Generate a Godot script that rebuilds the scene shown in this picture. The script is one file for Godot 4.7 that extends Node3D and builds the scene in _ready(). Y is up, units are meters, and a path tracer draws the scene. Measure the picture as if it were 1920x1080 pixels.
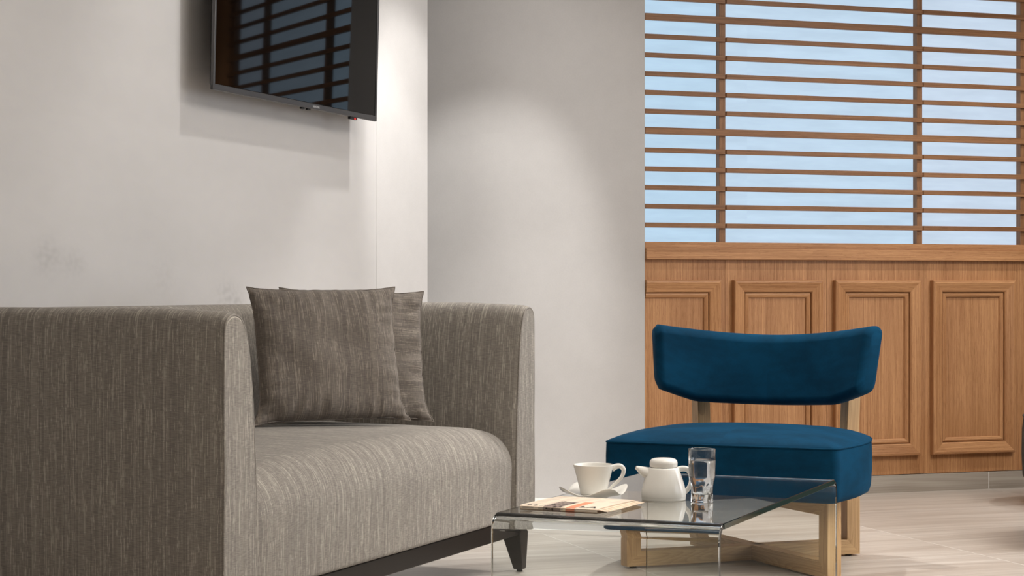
extends Node3D
# Hotel lounge corner: grey sofa, blue velvet chair, bent glass coffee table, oak slatted window wall.
# Two plan grids: the sofa grid (s along the television wall, n across it) and the oak wall grid (p along the wall, q towards it).

const A := deg_to_rad(23.0)
const B := deg_to_rad(71.0)
const EYE := 0.86
const CEIL := 2.7

var M := {}
var used := {}

# ---------------------------------------------------------------- geometry collector
class Geo:
	var P := PackedVector3Array()
	var U := PackedVector2Array()
	var G := PackedInt32Array()
	var mark := 0

	func tri(a: Vector3, b: Vector3, c: Vector3, ua: Vector2, ub: Vector2, uc: Vector2, g := 0) -> void:
		P.append(a); P.append(b); P.append(c)
		U.append(ua); U.append(ub); U.append(uc)
		G.append(g)

	func quad(a: Vector3, b: Vector3, c: Vector3, d: Vector3, ua: Vector2, ub: Vector2, uc: Vector2, ud: Vector2, g := 0) -> void:
		tri(a, b, c, ua, ub, uc, g)
		tri(a, c, d, ua, uc, ud, g)

	func grid(rows: Array, uvs: Array, g := 0) -> void:
		for i in rows.size() - 1:
			var r0: PackedVector3Array = rows[i]
			var r1: PackedVector3Array = rows[i + 1]
			var u0: PackedVector2Array = uvs[i]
			var u1: PackedVector2Array = uvs[i + 1]
			for j in r0.size() - 1:
				quad(r0[j], r0[j + 1], r1[j + 1], r1[j], u0[j], u0[j + 1], u1[j + 1], u1[j], g)

	func fan(ring: PackedVector3Array, uv: PackedVector2Array, g := 1, flip := false) -> void:
		var c := Vector3.ZERO
		var cu := Vector2.ZERO
		for k in ring.size():
			c += ring[k] / ring.size()
			cu += uv[k] / ring.size()
		for k in ring.size():
			var l := (k + 1) % ring.size()
			if flip: tri(c, ring[l], ring[k], cu, uv[l], uv[k], g)
			else: tri(c, ring[k], ring[l], cu, uv[k], uv[l], g)

	func close() -> void:   # turn the piece added since the last mark so that its faces look outwards
		var v := 0.0
		for k in range(mark, P.size(), 3):
			v += P[k].dot(P[k + 1].cross(P[k + 2]))
		if v < 0.0:
			for k in range(mark, P.size(), 3):
				var p := P[k + 1]; P[k + 1] = P[k + 2]; P[k + 2] = p
				var u := U[k + 1]; U[k + 1] = U[k + 2]; U[k + 2] = u
		mark = P.size()

	func mesh() -> ArrayMesh:   # smooth normals weighted by area within each smooth group, flat where the group is -1
		var sums := {}
		for k in range(0, P.size(), 3):
			var g: int = G[k / 3]
			if g < 0: continue
			var a := (P[k + 1] - P[k]).cross(P[k + 2] - P[k])
			for l in 3:
				var key := Vector4(P[k + l].x, P[k + l].y, P[k + l].z, g)
				sums[key] = sums.get(key, Vector3.ZERO) + a
		var st := SurfaceTool.new()
		st.begin(Mesh.PRIMITIVE_TRIANGLES)
		for k in range(0, P.size(), 3):
			var g: int = G[k / 3]
			var a := (P[k + 1] - P[k]).cross(P[k + 2] - P[k])
			if a.length_squared() < 1e-18: continue
			for l in [0, 2, 1]:
				var nr: Vector3 = a if g < 0 else sums[Vector4(P[k + l].x, P[k + l].y, P[k + l].z, g)]
				st.set_normal((nr if nr.length_squared() > 1e-20 else a).normalized())
				st.set_uv(U[k + l])
				st.add_vertex(P[k + l])
		st.index()
		return st.commit()

# ---------------------------------------------------------------- naming and placing
func numbered(called: String) -> String:
	var k: int = used.get(called, 0)
	used[called] = k + 1
	return called if k == 0 else "%s_%03d" % [called, k]

func S(n: float, y: float, s: float) -> Vector3:      # sofa grid to world
	return Vector3(s * sin(A) + n * cos(A), y, -(s * cos(A) - n * sin(A)))

func Pw(p: float, y: float, q: float) -> Vector3:     # oak wall grid to world
	return Vector3(p * sin(B) - q * cos(B), y, -(p * cos(B) + q * sin(B)))

func tag(o: Node3D, label: String, category: String, group := "", kind := "") -> void:
	o.set_meta("label", label)
	o.set_meta("category", category)
	if group: o.set_meta("group", group)
	if kind: o.set_meta("kind", kind)

func thing(called: String, label: String, category: String, at: Vector3, turn := 0.0, group := "") -> Node3D:
	var o := Node3D.new()
	o.name = numbered(called)
	o.position = at
	o.rotation.y = turn
	add_child(o)
	tag(o, label, category, group)
	return o

func put(called: String, mesh: Mesh, m: Material, parent: Node3D = self, at := Vector3.ZERO) -> MeshInstance3D:
	var o := MeshInstance3D.new()
	o.name = numbered(called) if parent == self else called
	o.mesh = mesh
	o.material_override = m
	o.position = at
	parent.add_child(o, true)
	return o

func struct(called: String, mesh: Mesh, m: Material, label: String, category: String, at := Vector3.ZERO, turn := 0.0) -> MeshInstance3D:
	var o := put(called, mesh, m, self, at)
	o.rotation.y = turn
	tag(o, label, category, "", "structure")
	return o

# ---------------------------------------------------------------- shapes
func rbox(g: Geo, c: Vector3, size: Vector3, r := 0.0, seg := 2, grain := 1, uo := Vector2.ZERO) -> void:
	var h := size / 2.0
	r = minf(r, minf(h.x, minf(h.y, h.z)) * 0.98)
	for k in 3:
		var i := (k + 1) % 3
		var j := (k + 2) % 3
		for side in [-1.0, 1.0]:
			var li := lines(h[i], r, seg)
			var lj := lines(h[j], r, seg)
			var rows := []
			var uvs := []
			for b in lj:
				var row := PackedVector3Array()
				var ur := PackedVector2Array()
				for a in li:
					var p := Vector3.ZERO
					p[i] = a; p[j] = b; p[k] = side * h[k]
					var u := Vector2(p[i], p[j])
					if grain == i: u = Vector2(p[j], p[i])
					elif grain == k: u = Vector2(p[i], p[j])
					if r > 0.0:
						var q := Vector3(clampf(p.x, -h.x + r, h.x - r), clampf(p.y, -h.y + r, h.y - r), clampf(p.z, -h.z + r, h.z - r))
						p = q + (p - q).normalized() * r
					row.append(c + p if side > 0 else c + p)
					ur.append(u + uo + Vector2(0.13 * k + 0.07 * side, 0.29 * k))
				if side < 0:
					row.reverse(); ur.reverse()
				rows.append(row); uvs.append(ur)
			g.grid(rows, uvs, 0 if r > 0.0 else -1)
	g.mark = g.P.size()

func lines(h: float, r: float, seg: int) -> PackedFloat32Array:
	var o := PackedFloat32Array()
	if r <= 0.0: return PackedFloat32Array([-h, h])
	for k in seg + 1: o.append(-h + r * (1.0 - tan(PI / 4.0 * (1.0 - float(k) / seg))))
	for k in seg + 1: o.append(h - r + r * tan(PI / 4.0 * float(k) / seg))
	return o

func box(c: Vector3, size: Vector3, r := 0.0, grain := 1, uo := Vector2.ZERO, seg := 2) -> ArrayMesh:
	var g := Geo.new()
	rbox(g, c, size, r, seg, grain, uo)
	return g.mesh()

func lathe(g: Geo, prof: Array, seg := 48, flute = null) -> void:   # prof: Vector2(radius, y), a closed outline from axis to axis
	var rows := []
	var uvs := []
	var v := 0.0
	for i in prof.size():
		if i: v += prof[i].distance_to(prof[i - 1])
		var row := PackedVector3Array()
		var ur := PackedVector2Array()
		for k in seg + 1:
			var t := TAU * (k % seg) / seg
			var r: float = prof[i].x
			if flute != null: r = flute.call(r, prof[i].y, t)
			row.append(Vector3(r * cos(t), prof[i].y, r * sin(t)))
			ur.append(Vector2(TAU * k / seg * 0.3, v))
		rows.append(row); uvs.append(ur)
	g.grid(rows, uvs, 0)
	g.close()

func tube(g: Geo, path: Array, rx: Array, ry: Array, up: Vector3, seg := 16) -> void:   # elliptical section, rx across (path x up), ry along up
	var rows := []
	var uvs := []
	var v := 0.0
	for i in path.size():
		var a: Vector3 = path[maxi(i - 1, 0)]
		var b: Vector3 = path[mini(i + 1, path.size() - 1)]
		var d := (b - a).normalized()
		var x := d.cross(up).normalized()
		var y := x.cross(d).normalized()
		if i: v += path[i].distance_to(path[i - 1])
		var row := PackedVector3Array()
		var ur := PackedVector2Array()
		for k in seg + 1:
			var t := TAU * (k % seg) / seg
			row.append(path[i] + x * (rx[i] * cos(t)) + y * (ry[i] * sin(t)))
			ur.append(Vector2(float(k) / seg * 0.03, v))
		rows.append(row); uvs.append(ur)
	g.grid(rows, uvs, 0)
	for e in [0, path.size() - 1]:
		var ring: PackedVector3Array = rows[e].slice(0, seg)
		g.fan(ring, uvs[e].slice(0, seg), 0, e == 0)
	g.close()

func cord(g: Geo, path: Array, r: float, seg := 8) -> void:   # a thin round cord with parallel-carried frames
	var rows := []
	var uvs := []
	var x := Vector3.ZERO
	var v := 0.0
	for i in path.size():
		var d: Vector3 = (path[mini(i + 1, path.size() - 1)] - path[maxi(i - 1, 0)]).normalized()
		if i == 0: x = d.cross(Vector3(0.31, 0.2, 0.93)).normalized()
		x = (x - d * x.dot(d)).normalized()
		var y := d.cross(x)
		if i: v += path[i].distance_to(path[i - 1])
		var row := PackedVector3Array()
		var ur := PackedVector2Array()
		for k in seg + 1:
			var t := TAU * (k % seg) / seg
			row.append(path[i] + (x * cos(t) + y * sin(t)) * r)
			ur.append(Vector2(float(k) / seg * 0.02, v))
		rows.append(row); uvs.append(ur)
	g.grid(rows, uvs, 0)
	g.close()

func spline(pts: Array, n := 8, shut := false) -> Array:   # Catmull-Rom through the points
	var o := []
	var c := pts.size()
	var last := c if shut else c - 1
	for i in last:
		var p0 = pts[(i - 1 + c) % c] if shut or i > 0 else pts[0]
		var p1 = pts[i]
		var p2 = pts[(i + 1) % c]
		var p3 = pts[(i + 2) % c] if shut or i + 2 < c else pts[c - 1]
		for k in n:
			o.append(p1.cubic_interpolate(p2, p0, p3, float(k) / n))
	if not shut: o.append(pts[c - 1])
	return o

func rounded(corners: Array, radii: Array, seg := 6) -> PackedVector2Array:   # polygon with its corners turned into arcs
	var o := PackedVector2Array()
	var c := corners.size()
	for i in c:
		var p: Vector2 = corners[i]
		var a: Vector2 = (corners[(i - 1 + c) % c] - p).normalized()
		var b: Vector2 = (corners[(i + 1) % c] - p).normalized()
		var half := a.angle_to(b) / 2.0
		var reach: float = radii[i] / tan(absf(half))
		var s := p + a * reach
		var e := p + b * reach
		if radii[i] <= 0.0:
			o.append(p); continue
		var m: Vector2 = p + (a + b).normalized() * (radii[i] / sin(absf(half)))
		var a0: float = (s - m).angle()
		var da: float = wrapf((e - m).angle() - a0, -PI, PI)
		for k in seg + 1: o.append(m + Vector2.from_angle(a0 + da * k / seg) * radii[i])
	return o

func loft(g: Geo, rings: Array, uvs: Array, cap_uv = null, cap_group := 1) -> void:   # closed rings, capped at both ends
	var rows := []
	var ur := []
	for i in rings.size():
		var r: PackedVector3Array = rings[i].duplicate()
		r.append(r[0])
		rows.append(r)
		ur.append(uvs[i])
	g.grid(rows, ur, 0)
	for e in [0, rings.size() - 1]:
		var u := PackedVector2Array()
		for p in rings[e]: u.append(cap_uv.call(p) if cap_uv != null else Vector2(p.x, p.y))
		g.fan(rings[e], u, cap_group, e == 0)
	g.close()

func arcs(r: PackedVector2Array) -> PackedFloat32Array:   # running length round a closed outline, one longer than the outline
	var o := PackedFloat32Array([0.0])
	for k in r.size(): o.append(o[k] + r[k].distance_to(r[(k + 1) % r.size()]))
	return o

func mitred(g: Geo, a: Vector3, b: Vector3, inward: Vector3, out: Vector3, prof: PackedVector2Array, uo: Vector2, ma := 1.0, mb := 1.0) -> void:
	# a frame member from outer corner a to outer corner b, mitred at 45 degrees; prof gives (distance inward, height out)
	var d := (b - a).normalized()
	var n := prof.size()
	var l := 0.0
	var ra := PackedVector3Array()
	var rb := PackedVector3Array()
	for k in n:
		ra.append(a + d * prof[k].x * ma + inward * prof[k].x + out * prof[k].y)
		rb.append(b - d * prof[k].x * mb + inward * prof[k].x + out * prof[k].y)
	for k in n:
		var m := (k + 1) % n
		var step := prof[k].distance_to(prof[m])
		g.quad(ra[k], ra[m], rb[m], rb[k], uo + Vector2(l, prof[k].x), uo + Vector2(l + step, prof[m].x), uo + Vector2(l + step, a.distance_to(b) - prof[m].x), uo + Vector2(l, a.distance_to(b) - prof[k].x), -1)
		l += step
	var ua := PackedVector2Array()
	for k in n: ua.append(uo + prof[k])
	g.fan(ra, ua, -1, true)
	g.fan(rb, ua, -1)
	g.close()

# ---------------------------------------------------------------- textures and materials
func picture(w: int, h: int, fn) -> ImageTexture:
	var data := PackedByteArray()
	data.resize(w * h * 3)
	var at := 0
	for y in h:
		for x in w:
			var c: Color = fn.call(x, y)
			data[at] = clampi(int(c.r * 255.0), 0, 255)
			data[at + 1] = clampi(int(c.g * 255.0), 0, 255)
			data[at + 2] = clampi(int(c.b * 255.0), 0, 255)
			at += 3
	return ImageTexture.create_from_image(Image.create_from_data(w, h, false, Image.FORMAT_RGB8, data))

func noise(seed_: int) -> FastNoiseLite:
	var n := FastNoiseLite.new()
	n.seed = seed_
	n.noise_type = FastNoiseLite.TYPE_SIMPLEX_SMOOTH
	n.frequency = 1.0
	n.fractal_type = FastNoiseLite.FRACTAL_NONE
	return n

func mat(called: String, c: Color, rough: float, metal := 0.0, spec := 0.5) -> StandardMaterial3D:
	var m := StandardMaterial3D.new()
	m.resource_name = called
	m.albedo_color = c
	m.roughness = rough
	m.metallic = metal
	m.metallic_specular = spec
	M[called] = m
	return m

func textured(called: String, t: Texture2D, size: Vector2, rough: float, relief := 0.0, tint := Color.WHITE, spec := 0.5) -> StandardMaterial3D:
	var m := mat(called, tint, rough, 0.0, spec)
	m.albedo_texture = t
	m.uv1_scale = Vector3(1.0 / size.x, 1.0 / size.y, 1.0)
	if relief > 0.0:
		m.heightmap_enabled = true
		m.heightmap_texture = t
		m.heightmap_scale = relief
	return m

func make_materials() -> void:
	var n1 := noise(3)
	var n2 := noise(11)
	var n3 := noise(29)
	# oak: grain along v; the noise is wound on a cylinder so that u repeats
	var oak_at := func(x: int, v: float) -> float:
		var t: float = TAU * x / 1024.0
		var cx := cos(t)
		var cy := sin(t)
		var slow := n1.get_noise_3d(cx * 1.3, cy * 1.3, v * 1.1)
		var f: float = x / 1024.0 * 26.0 + slow * 2.2
		var ring := f - floorf(f)
		ring = ring * ring * ring
		var streak := n2.get_noise_3d(cx * 24.0, cy * 24.0, v * 2.4)
		var fine := n3.get_noise_3d(cx * 75.0, cy * 75.0, v * 5.0)
		var pore := n2.get_noise_3d(cx * 88.0 + 5.0, cy * 88.0, v * 24.0)
		return 0.10 * ring + 0.15 * streak + 0.16 * fine + 0.12 * slow + (0.20 if pore > 0.38 else 0.0)
	var oak := picture(1024, 1024, func(x, y):
		var v: float = y / 1024.0
		var d: float = oak_at.call(x, v)
		if v > 0.85: d = lerpf(d, oak_at.call(x, v - 1.0), (v - 0.85) / 0.15)
		return Color(0.79, 0.62, 0.455).lerp(Color(0.45, 0.295, 0.18), clampf(0.34 + d, 0.0, 1.0)))
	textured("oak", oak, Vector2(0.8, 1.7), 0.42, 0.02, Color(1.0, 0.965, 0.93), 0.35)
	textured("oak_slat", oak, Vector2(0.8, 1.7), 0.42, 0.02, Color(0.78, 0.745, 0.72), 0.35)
	var ash := textured("chair_wood", oak, Vector2(0.45, 1.1), 0.45, 0.02, Color(1.0, 1.0, 1.0))
	ash.albedo_texture = picture(512, 512, func(x, y):
		var t: float = TAU * x / 512.0
		var v: float = y / 512.0
		var slow := n1.get_noise_3d(cos(t) * 1.1 + 7.0, sin(t) * 1.1, v * 2.0)
		var f: float = x / 512.0 * 16.0 + slow * 5.0
		var ring := f - floorf(f)
		var streak := n2.get_noise_3d(cos(t) * 20.0, sin(t) * 20.0, v * 4.0)
		return Color(0.80, 0.66, 0.48).lerp(Color(0.56, 0.42, 0.27), clampf(0.2 + 0.3 * ring * ring + 0.25 * streak + 0.15 * slow, 0.0, 1.0)))
	ash.heightmap_texture = ash.albedo_texture
	# floor tiles: long soft grey streaks, along v
	for k in 3:
		var tile := picture(512, 1024, func(x, y):
			var u: float = x / 512.0
			var v: float = y / 1024.0
			var w := n1.get_noise_3d(u * 2.0, v * 1.5, k * 9.0)
			var a := n1.get_noise_3d(u * 7.0 + w * 0.4, v * 0.9, k * 5.0 + 2.0)
			var b := n2.get_noise_3d(u * 30.0 + w * 1.0, v * 1.3, k * 5.0)
			var c := n3.get_noise_3d(u * 110.0 + w * 2.0, v * 3.0, k * 3.0)
			var d := clampf(0.40 + 0.19 * a + 0.21 * b + 0.19 * c + 0.1 * w, 0.0, 1.0)
			return Color(0.83, 0.80, 0.765).lerp(Color(0.615, 0.565, 0.52), d))
		textured("tile%d" % k, tile, Vector2(0.58, 1.156), 0.34, 0.0, Color.WHITE, 0.5)
		textured("skirting%d" % k, tile, Vector2(0.58, 1.156), 0.4, 0.0, Color(0.82, 0.81, 0.79), 0.5)
	mat("grout", Color(0.96, 0.95, 0.93), 0.8)
	# sofa cloth: 3 mm warp threads (along v) with pale slubs that break into dashes
	var rng := RandomNumberGenerator.new()
	rng.seed = 77
	var warp := PackedFloat32Array()
	for k in 256: warp.append(rng.randf())
	var weave := func(x, y, dark: Color, light: Color):
		var c: int = x / 4
		var inx: float = (x % 4) / 3.0
		var slub: float = n1.get_noise_2d(c * 17.3, y * 0.006) * 0.72 + n2.get_noise_2d(c * 5.1, y * 0.03) * 0.28
		var dash: float = 1.0 if (y + (c % 2) * 3) % 5 < 3 else 0.0
		var rib: float = 1.0 - absf(inx * 2.0 - 1.0)
		var weft: float = n3.get_noise_2d(x * 0.02, y * 0.31)
		var v: float = 0.20 + 0.16 * (warp[c % 256] - 0.5) + 0.10 * rib + 0.07 * (dash - 0.5) + 0.12 * weft + 0.08 * n2.get_noise_2d(x * 0.9, y * 0.9)
		v += clampf((slub - 0.22) * 2.0, 0.0, 0.50) * (0.25 + 0.75 * dash) * (0.4 + 0.6 * rib)
		return dark.lerp(light, clampf(v, 0.0, 1.0))
	var cloth := picture(1020, 1020, func(x, y): return weave.call(x, y, Color(0.425, 0.403, 0.388), Color(0.91, 0.88, 0.81)))
	var so := textured("sofa_cloth", cloth, Vector2(0.60, 0.60), 0.92, 0.06, Color.WHITE, 0.25)
	so.rim_enabled = true; so.rim = 0.25; so.rim_tint = 0.6
	var pc := textured("cushion_cloth", cloth, Vector2(0.56, 0.56), 0.92, 0.06, Color(0.80, 0.78, 0.77), 0.25)
	pc.rim_enabled = true; pc.rim = 0.25; pc.rim_tint = 0.6
	textured("grey_cloth", cloth, Vector2(0.5, 0.5), 0.92, 0.07, Color(0.62, 0.64, 0.66), 0.25)
	# plaster: almost even, faint roller mottling, a few scuffs
	var wallpic := picture(1024, 512, func(x, y):
		var a := n1.get_noise_2d(x * 0.012, y * 0.012) * 0.5 + n2.get_noise_2d(x * 0.05, y * 0.05) * 0.25
		var b := n3.get_noise_2d(x * 0.4, y * 0.4)
		var v := 1.0 + 0.018 * a + 0.010 * b
		return Color(0.893, 0.881, 0.871) * v)
	textured("plaster", wallpic, Vector2(3.0, 1.5), 0.85, 0.02, Color(0.905, 0.905, 0.908), 0.3)
	var lp: StandardMaterial3D = M.plaster
	lp.uv1_scale = Vector3(1.0 / 3.0, 1.0 / 1.5, 1.0)
	var scuffed := picture(1024, 512, func(x, y):
		var a := n1.get_noise_2d(x * 0.018, y * 0.024) * 0.5 + n2.get_noise_2d(x * 0.08, y * 0.09) * 0.25
		var v := 1.0 + 0.016 * a
		for sm in [[758, 435, 7.0, 0.07], [744, 432, 6.0, 0.05], [646, 414, 7.0, 0.07], [638, 409, 5.0, 0.07], [690, 424, 9.0, 0.025]]:
			var q: float = (pow(x - sm[0], 2.0) + pow((y - sm[1]) * 0.8, 2.0)) / (sm[2] * sm[2])
			v -= sm[3] * exp(-q) * (0.7 + 0.6 * n3.get_noise_2d(x * 0.3, y * 0.25))
		return Color(0.893, 0.881, 0.871) * v)
	textured("plaster_scuffed", scuffed, Vector2(8.6, 2.7), 0.85, 0.0, Color(0.905, 0.905, 0.908), 0.3)
	mat("ceiling_paint", Color(0.88, 0.87, 0.85), 0.9)
	mat("dark_timber", Color(0.17, 0.125, 0.10), 0.5)
	mat("back_wall", Color(0.20, 0.19, 0.185), 0.85)  # kept dark so little light bounces onto the sofa arm
	# velvet
	var vel := picture(512, 512, func(x, y):
		var t: float = n1.get_noise_2d(x * 0.016, y * 0.02) * 0.8 + n2.get_noise_2d(x * 0.07, y * 0.08) * 0.4 + n3.get_noise_2d(x * 0.3, y * 0.3) * 0.25
		return Color(0.92, 0.92, 0.92) * (1.0 + 0.13 * t))
	var ve := textured("velvet", vel, Vector2(2.2, 1.3), 0.8, 0.0, Color(0.022, 0.225, 0.335), 0.2)
	ve.rim_enabled = true; ve.rim = 0.55; ve.rim_tint = 0.92
	mat("velvet_cord", Color(0.05, 0.24, 0.36), 0.8)
	mat("wenge", Color(0.075, 0.06, 0.055), 0.38)
	mat("cloth_cord", Color(0.50, 0.47, 0.42), 0.9)
	mat("black_plastic", Color(0.03, 0.03, 0.03), 0.5)
	mat("porcelain", Color(0.93, 0.92, 0.895), 0.12)
	var gl := mat("table_glass", Color(0.975, 0.995, 0.99, 0.0), 0.0)
	gl.refraction_enabled = true; gl.refraction_scale = 0.05
	mat("glass_edge", Color(0.07, 0.17, 0.155), 0.08)
	var dg := mat("clear_glass", Color(0.985, 0.99, 0.995, 0.0), 0.0)
	dg.refraction_enabled = true; dg.refraction_scale = 0.05
	var wa := mat("water", Color(0.99, 0.995, 1.0, 0.0), 0.0)
	wa.refraction_enabled = true; wa.refraction_scale = 0.033
	mat("tv_screen", Color(0.008, 0.008, 0.010), 0.03, 0.0, 0.36)
	mat("tv_bezel", Color(0.34, 0.335, 0.335), 0.38, 0.6)
	mat("tv_back", Color(0.03, 0.03, 0.032), 0.45)
	mat("tv_logo", Color(0.75, 0.75, 0.75), 0.4)
	var led := mat("red_lamp", Color(0.5, 0.02, 0.02), 0.3)
	led.emission_enabled = true; led.emission = Color(0.9, 0.12, 0.06); led.emission_energy_multiplier = 0.9
	mat("ink", Color(0.12, 0.11, 0.11), 0.9)
	mat("metal_trim", Color(0.75, 0.75, 0.74), 0.35, 0.6)
	var lens := mat("lamp_lens", Color(0.95, 0.93, 0.9), 0.4)
	lens.emission_enabled = true; lens.emission = Color(1.0, 0.95, 0.88); lens.emission_energy_multiplier = 6.0
	var sp := mat("unseen_glow_pane", Color(0.3, 0.3, 0.3), 0.6, 0.0, 0.2)  # glow of the unseen panel on the right-hand wall
	sp.emission_enabled = true; sp.emission = Color(0.95, 0.975, 1.0); sp.emission_energy_multiplier = 1.4
	# newspaper print
	rng.seed = 5
	var paper := Image.create(512, 512, false, Image.FORMAT_RGB8)
	paper.fill(Color(0.93, 0.865, 0.79))
	for col in 6:
		for row in 60:
			if rng.randf() < 0.12: continue
			var w := int(62.0 * (0.55 + 0.45 * rng.randf()))
			paper.fill_rect(Rect2i(14 + col * 82, 20 + row * 8, w, 2), Color(0.70, 0.65, 0.60))
	paper.fill_rect(Rect2i(120, 235, 90, 120), Color(0.62, 0.56, 0.53))
	for k in 60:
		paper.fill_rect(Rect2i(120 + rng.randi_range(0, 72), 235 + rng.randi_range(0, 110), rng.randi_range(6, 20), rng.randi_range(4, 16)), Color(0.62, 0.56, 0.53).darkened(rng.randf() * 0.6))
	paper.fill_rect(Rect2i(236, 215, 46, 150), Color(0.90, 0.60, 0.48))
	paper.fill_rect(Rect2i(222, 215, 12, 150), Color(0.93, 0.87, 0.76))
	paper.fill_rect(Rect2i(288, 190, 224, 190), Color(0.93, 0.865, 0.79))
	var np := mat("newsprint", Color.WHITE, 0.9, 0.0, 0.2)
	np.albedo_texture = ImageTexture.create_from_image(paper)
	np.backlight_enabled = true; np.backlight = Color(0.12, 0.11, 0.10)
	mat("plain_newsprint", Color(0.93, 0.845, 0.755), 0.9, 0.0, 0.2)
	# window panes: backlit frosted film, pale blue with faint brushed streaks
	for k in 3:
		var c: Color = [Color(0.76, 0.875, 0.965), Color(0.785, 0.88, 0.962), Color(0.815, 0.885, 0.96)][k]
		var film := picture(256, 256, func(x, y):
			var v := 1.0 + 0.025 * n2.get_noise_3d(x * 0.012, y * 0.09, k * 4.0) + 0.012 * n3.get_noise_3d(x * 0.05, y * 0.4, k)
			return c * v)
		var m := mat("film%d" % k, Color(0.2, 0.2, 0.2), 0.6, 0.0, 0.2)
		m.emission_enabled = true
		m.emission = Color(1, 1, 1)
		m.emission_operator = BaseMaterial3D.EMISSION_OP_MULTIPLY
		m.emission_texture = film
		m.emission_energy_multiplier = 1.16

# ---------------------------------------------------------------- lights
func unseen_downlight(at: Vector3, aim: Vector3, angle: float, soft: float, energy: float, label: String) -> void:  # ceiling spots out of view, placed for the light on walls and floor
	var o := thing("unseen_downlight", label, "unseen ceiling light", Vector3(at.x, CEIL, at.z), 0.0, "ceiling spots out of view")
	var g := Geo.new()
	lathe(g, [Vector2(0.036, -0.002), Vector2(0.05, -0.006), Vector2(0.052, 0.0), Vector2(0.052, 0.0005), Vector2(0.036, 0.0005), Vector2(0.036, -0.002)], 32)
	put("trim_ring", g.mesh(), M.metal_trim, o)
	g = Geo.new()
	lathe(g, [Vector2(0.0, -0.0015), Vector2(0.034, -0.0015), Vector2(0.034, 0.0), Vector2(0.0, 0.0)], 32)
	put("lens", g.mesh(), M.lamp_lens, o)
	var l := SpotLight3D.new()
	l.name = "lamp"
	l.light_color = Color(1.0, 0.99, 0.975)
	l.light_energy = energy
	l.light_size = 0.03
	l.spot_range = 14.0
	l.spot_attenuation = 2.0
	l.spot_angle = angle
	l.spot_angle_attenuation = soft
	l.shadow_enabled = true
	o.add_child(l)
	l.position = Vector3(0, -0.02, 0)
	l.look_at_from_position(o.position + l.position, aim, Vector3(0.1, 0, 1).normalized())

func unseen_light_panel(at: Vector3, turn: float, size: Vector2, energy: float, color: Color, label: String) -> void:  # soft ceiling panels out of view, lighting sofa, chair and table
	var o := thing("unseen_ceiling_panel", label, "unseen ceiling light", at, turn)
	put("frame", box(Vector3(0, 0.01, 0), Vector3(size.x + 0.05, 0.02, size.y + 0.05), 0.004), M.metal_trim, o)
	put("diffuser", box(Vector3(0, -0.002, 0), Vector3(size.x, 0.006, size.y)), M.lamp_lens, o)
	var l := AreaLight3D.new()
	l.name = "lamp"
	l.area_size = size
	l.light_color = color
	l.light_energy = energy
	l.area_range = 16.0
	l.area_attenuation = 2.0
	l.shadow_enabled = true
	l.position = Vector3(0, -0.012, 0)
	l.rotation_degrees = Vector3(-90, 0, 0)
	o.add_child(l)

func unseen_side_light(energy: float) -> void:   # panel out of view on the right, lights sofa front and television wall
	var win := Node3D.new()
	win.name = "window_2"
	win.position = Pw(5.69, 0, 2.8)
	win.rotation.y = PI / 2 - B - PI / 2        # local z points into the room
	add_child(win)
	tag(win, "tall glowing panel on the right-hand wall, out of view, placed to light the sofa front", "window", "", "structure")
	var size := Vector2(3.2, 1.8)
	put("pane", box(Vector3(0, 1.45, 0), Vector3(size.x, size.y, 0.01)), M.unseen_glow_pane, win)
	for s in [-1, 1]:
		put("frame", box(Vector3(s * (size.x / 2 + 0.03), 1.45, 0.005), Vector3(0.06, size.y + 0.12, 0.04), 0.003), M.oak_slat, win)
		put("frame", box(Vector3(0, 1.45 + s * (size.y / 2 + 0.03), 0.005), Vector3(size.x, 0.06, 0.04), 0.003, 0), M.oak_slat, win)
	var l := AreaLight3D.new()
	l.name = "unseen_side_lamp"  # lamp of the unseen panel, lights the room from the right
	l.area_size = size
	l.light_color = Color(0.975, 0.985, 1.0)
	l.light_energy = energy
	l.area_range = 16.0
	l.area_attenuation = 2.0
	l.shadow_enabled = true
	l.position = Vector3(0, 1.45, 0.02)
	l.rotation_degrees = Vector3(0, 180, 0)
	win.add_child(l)

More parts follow.
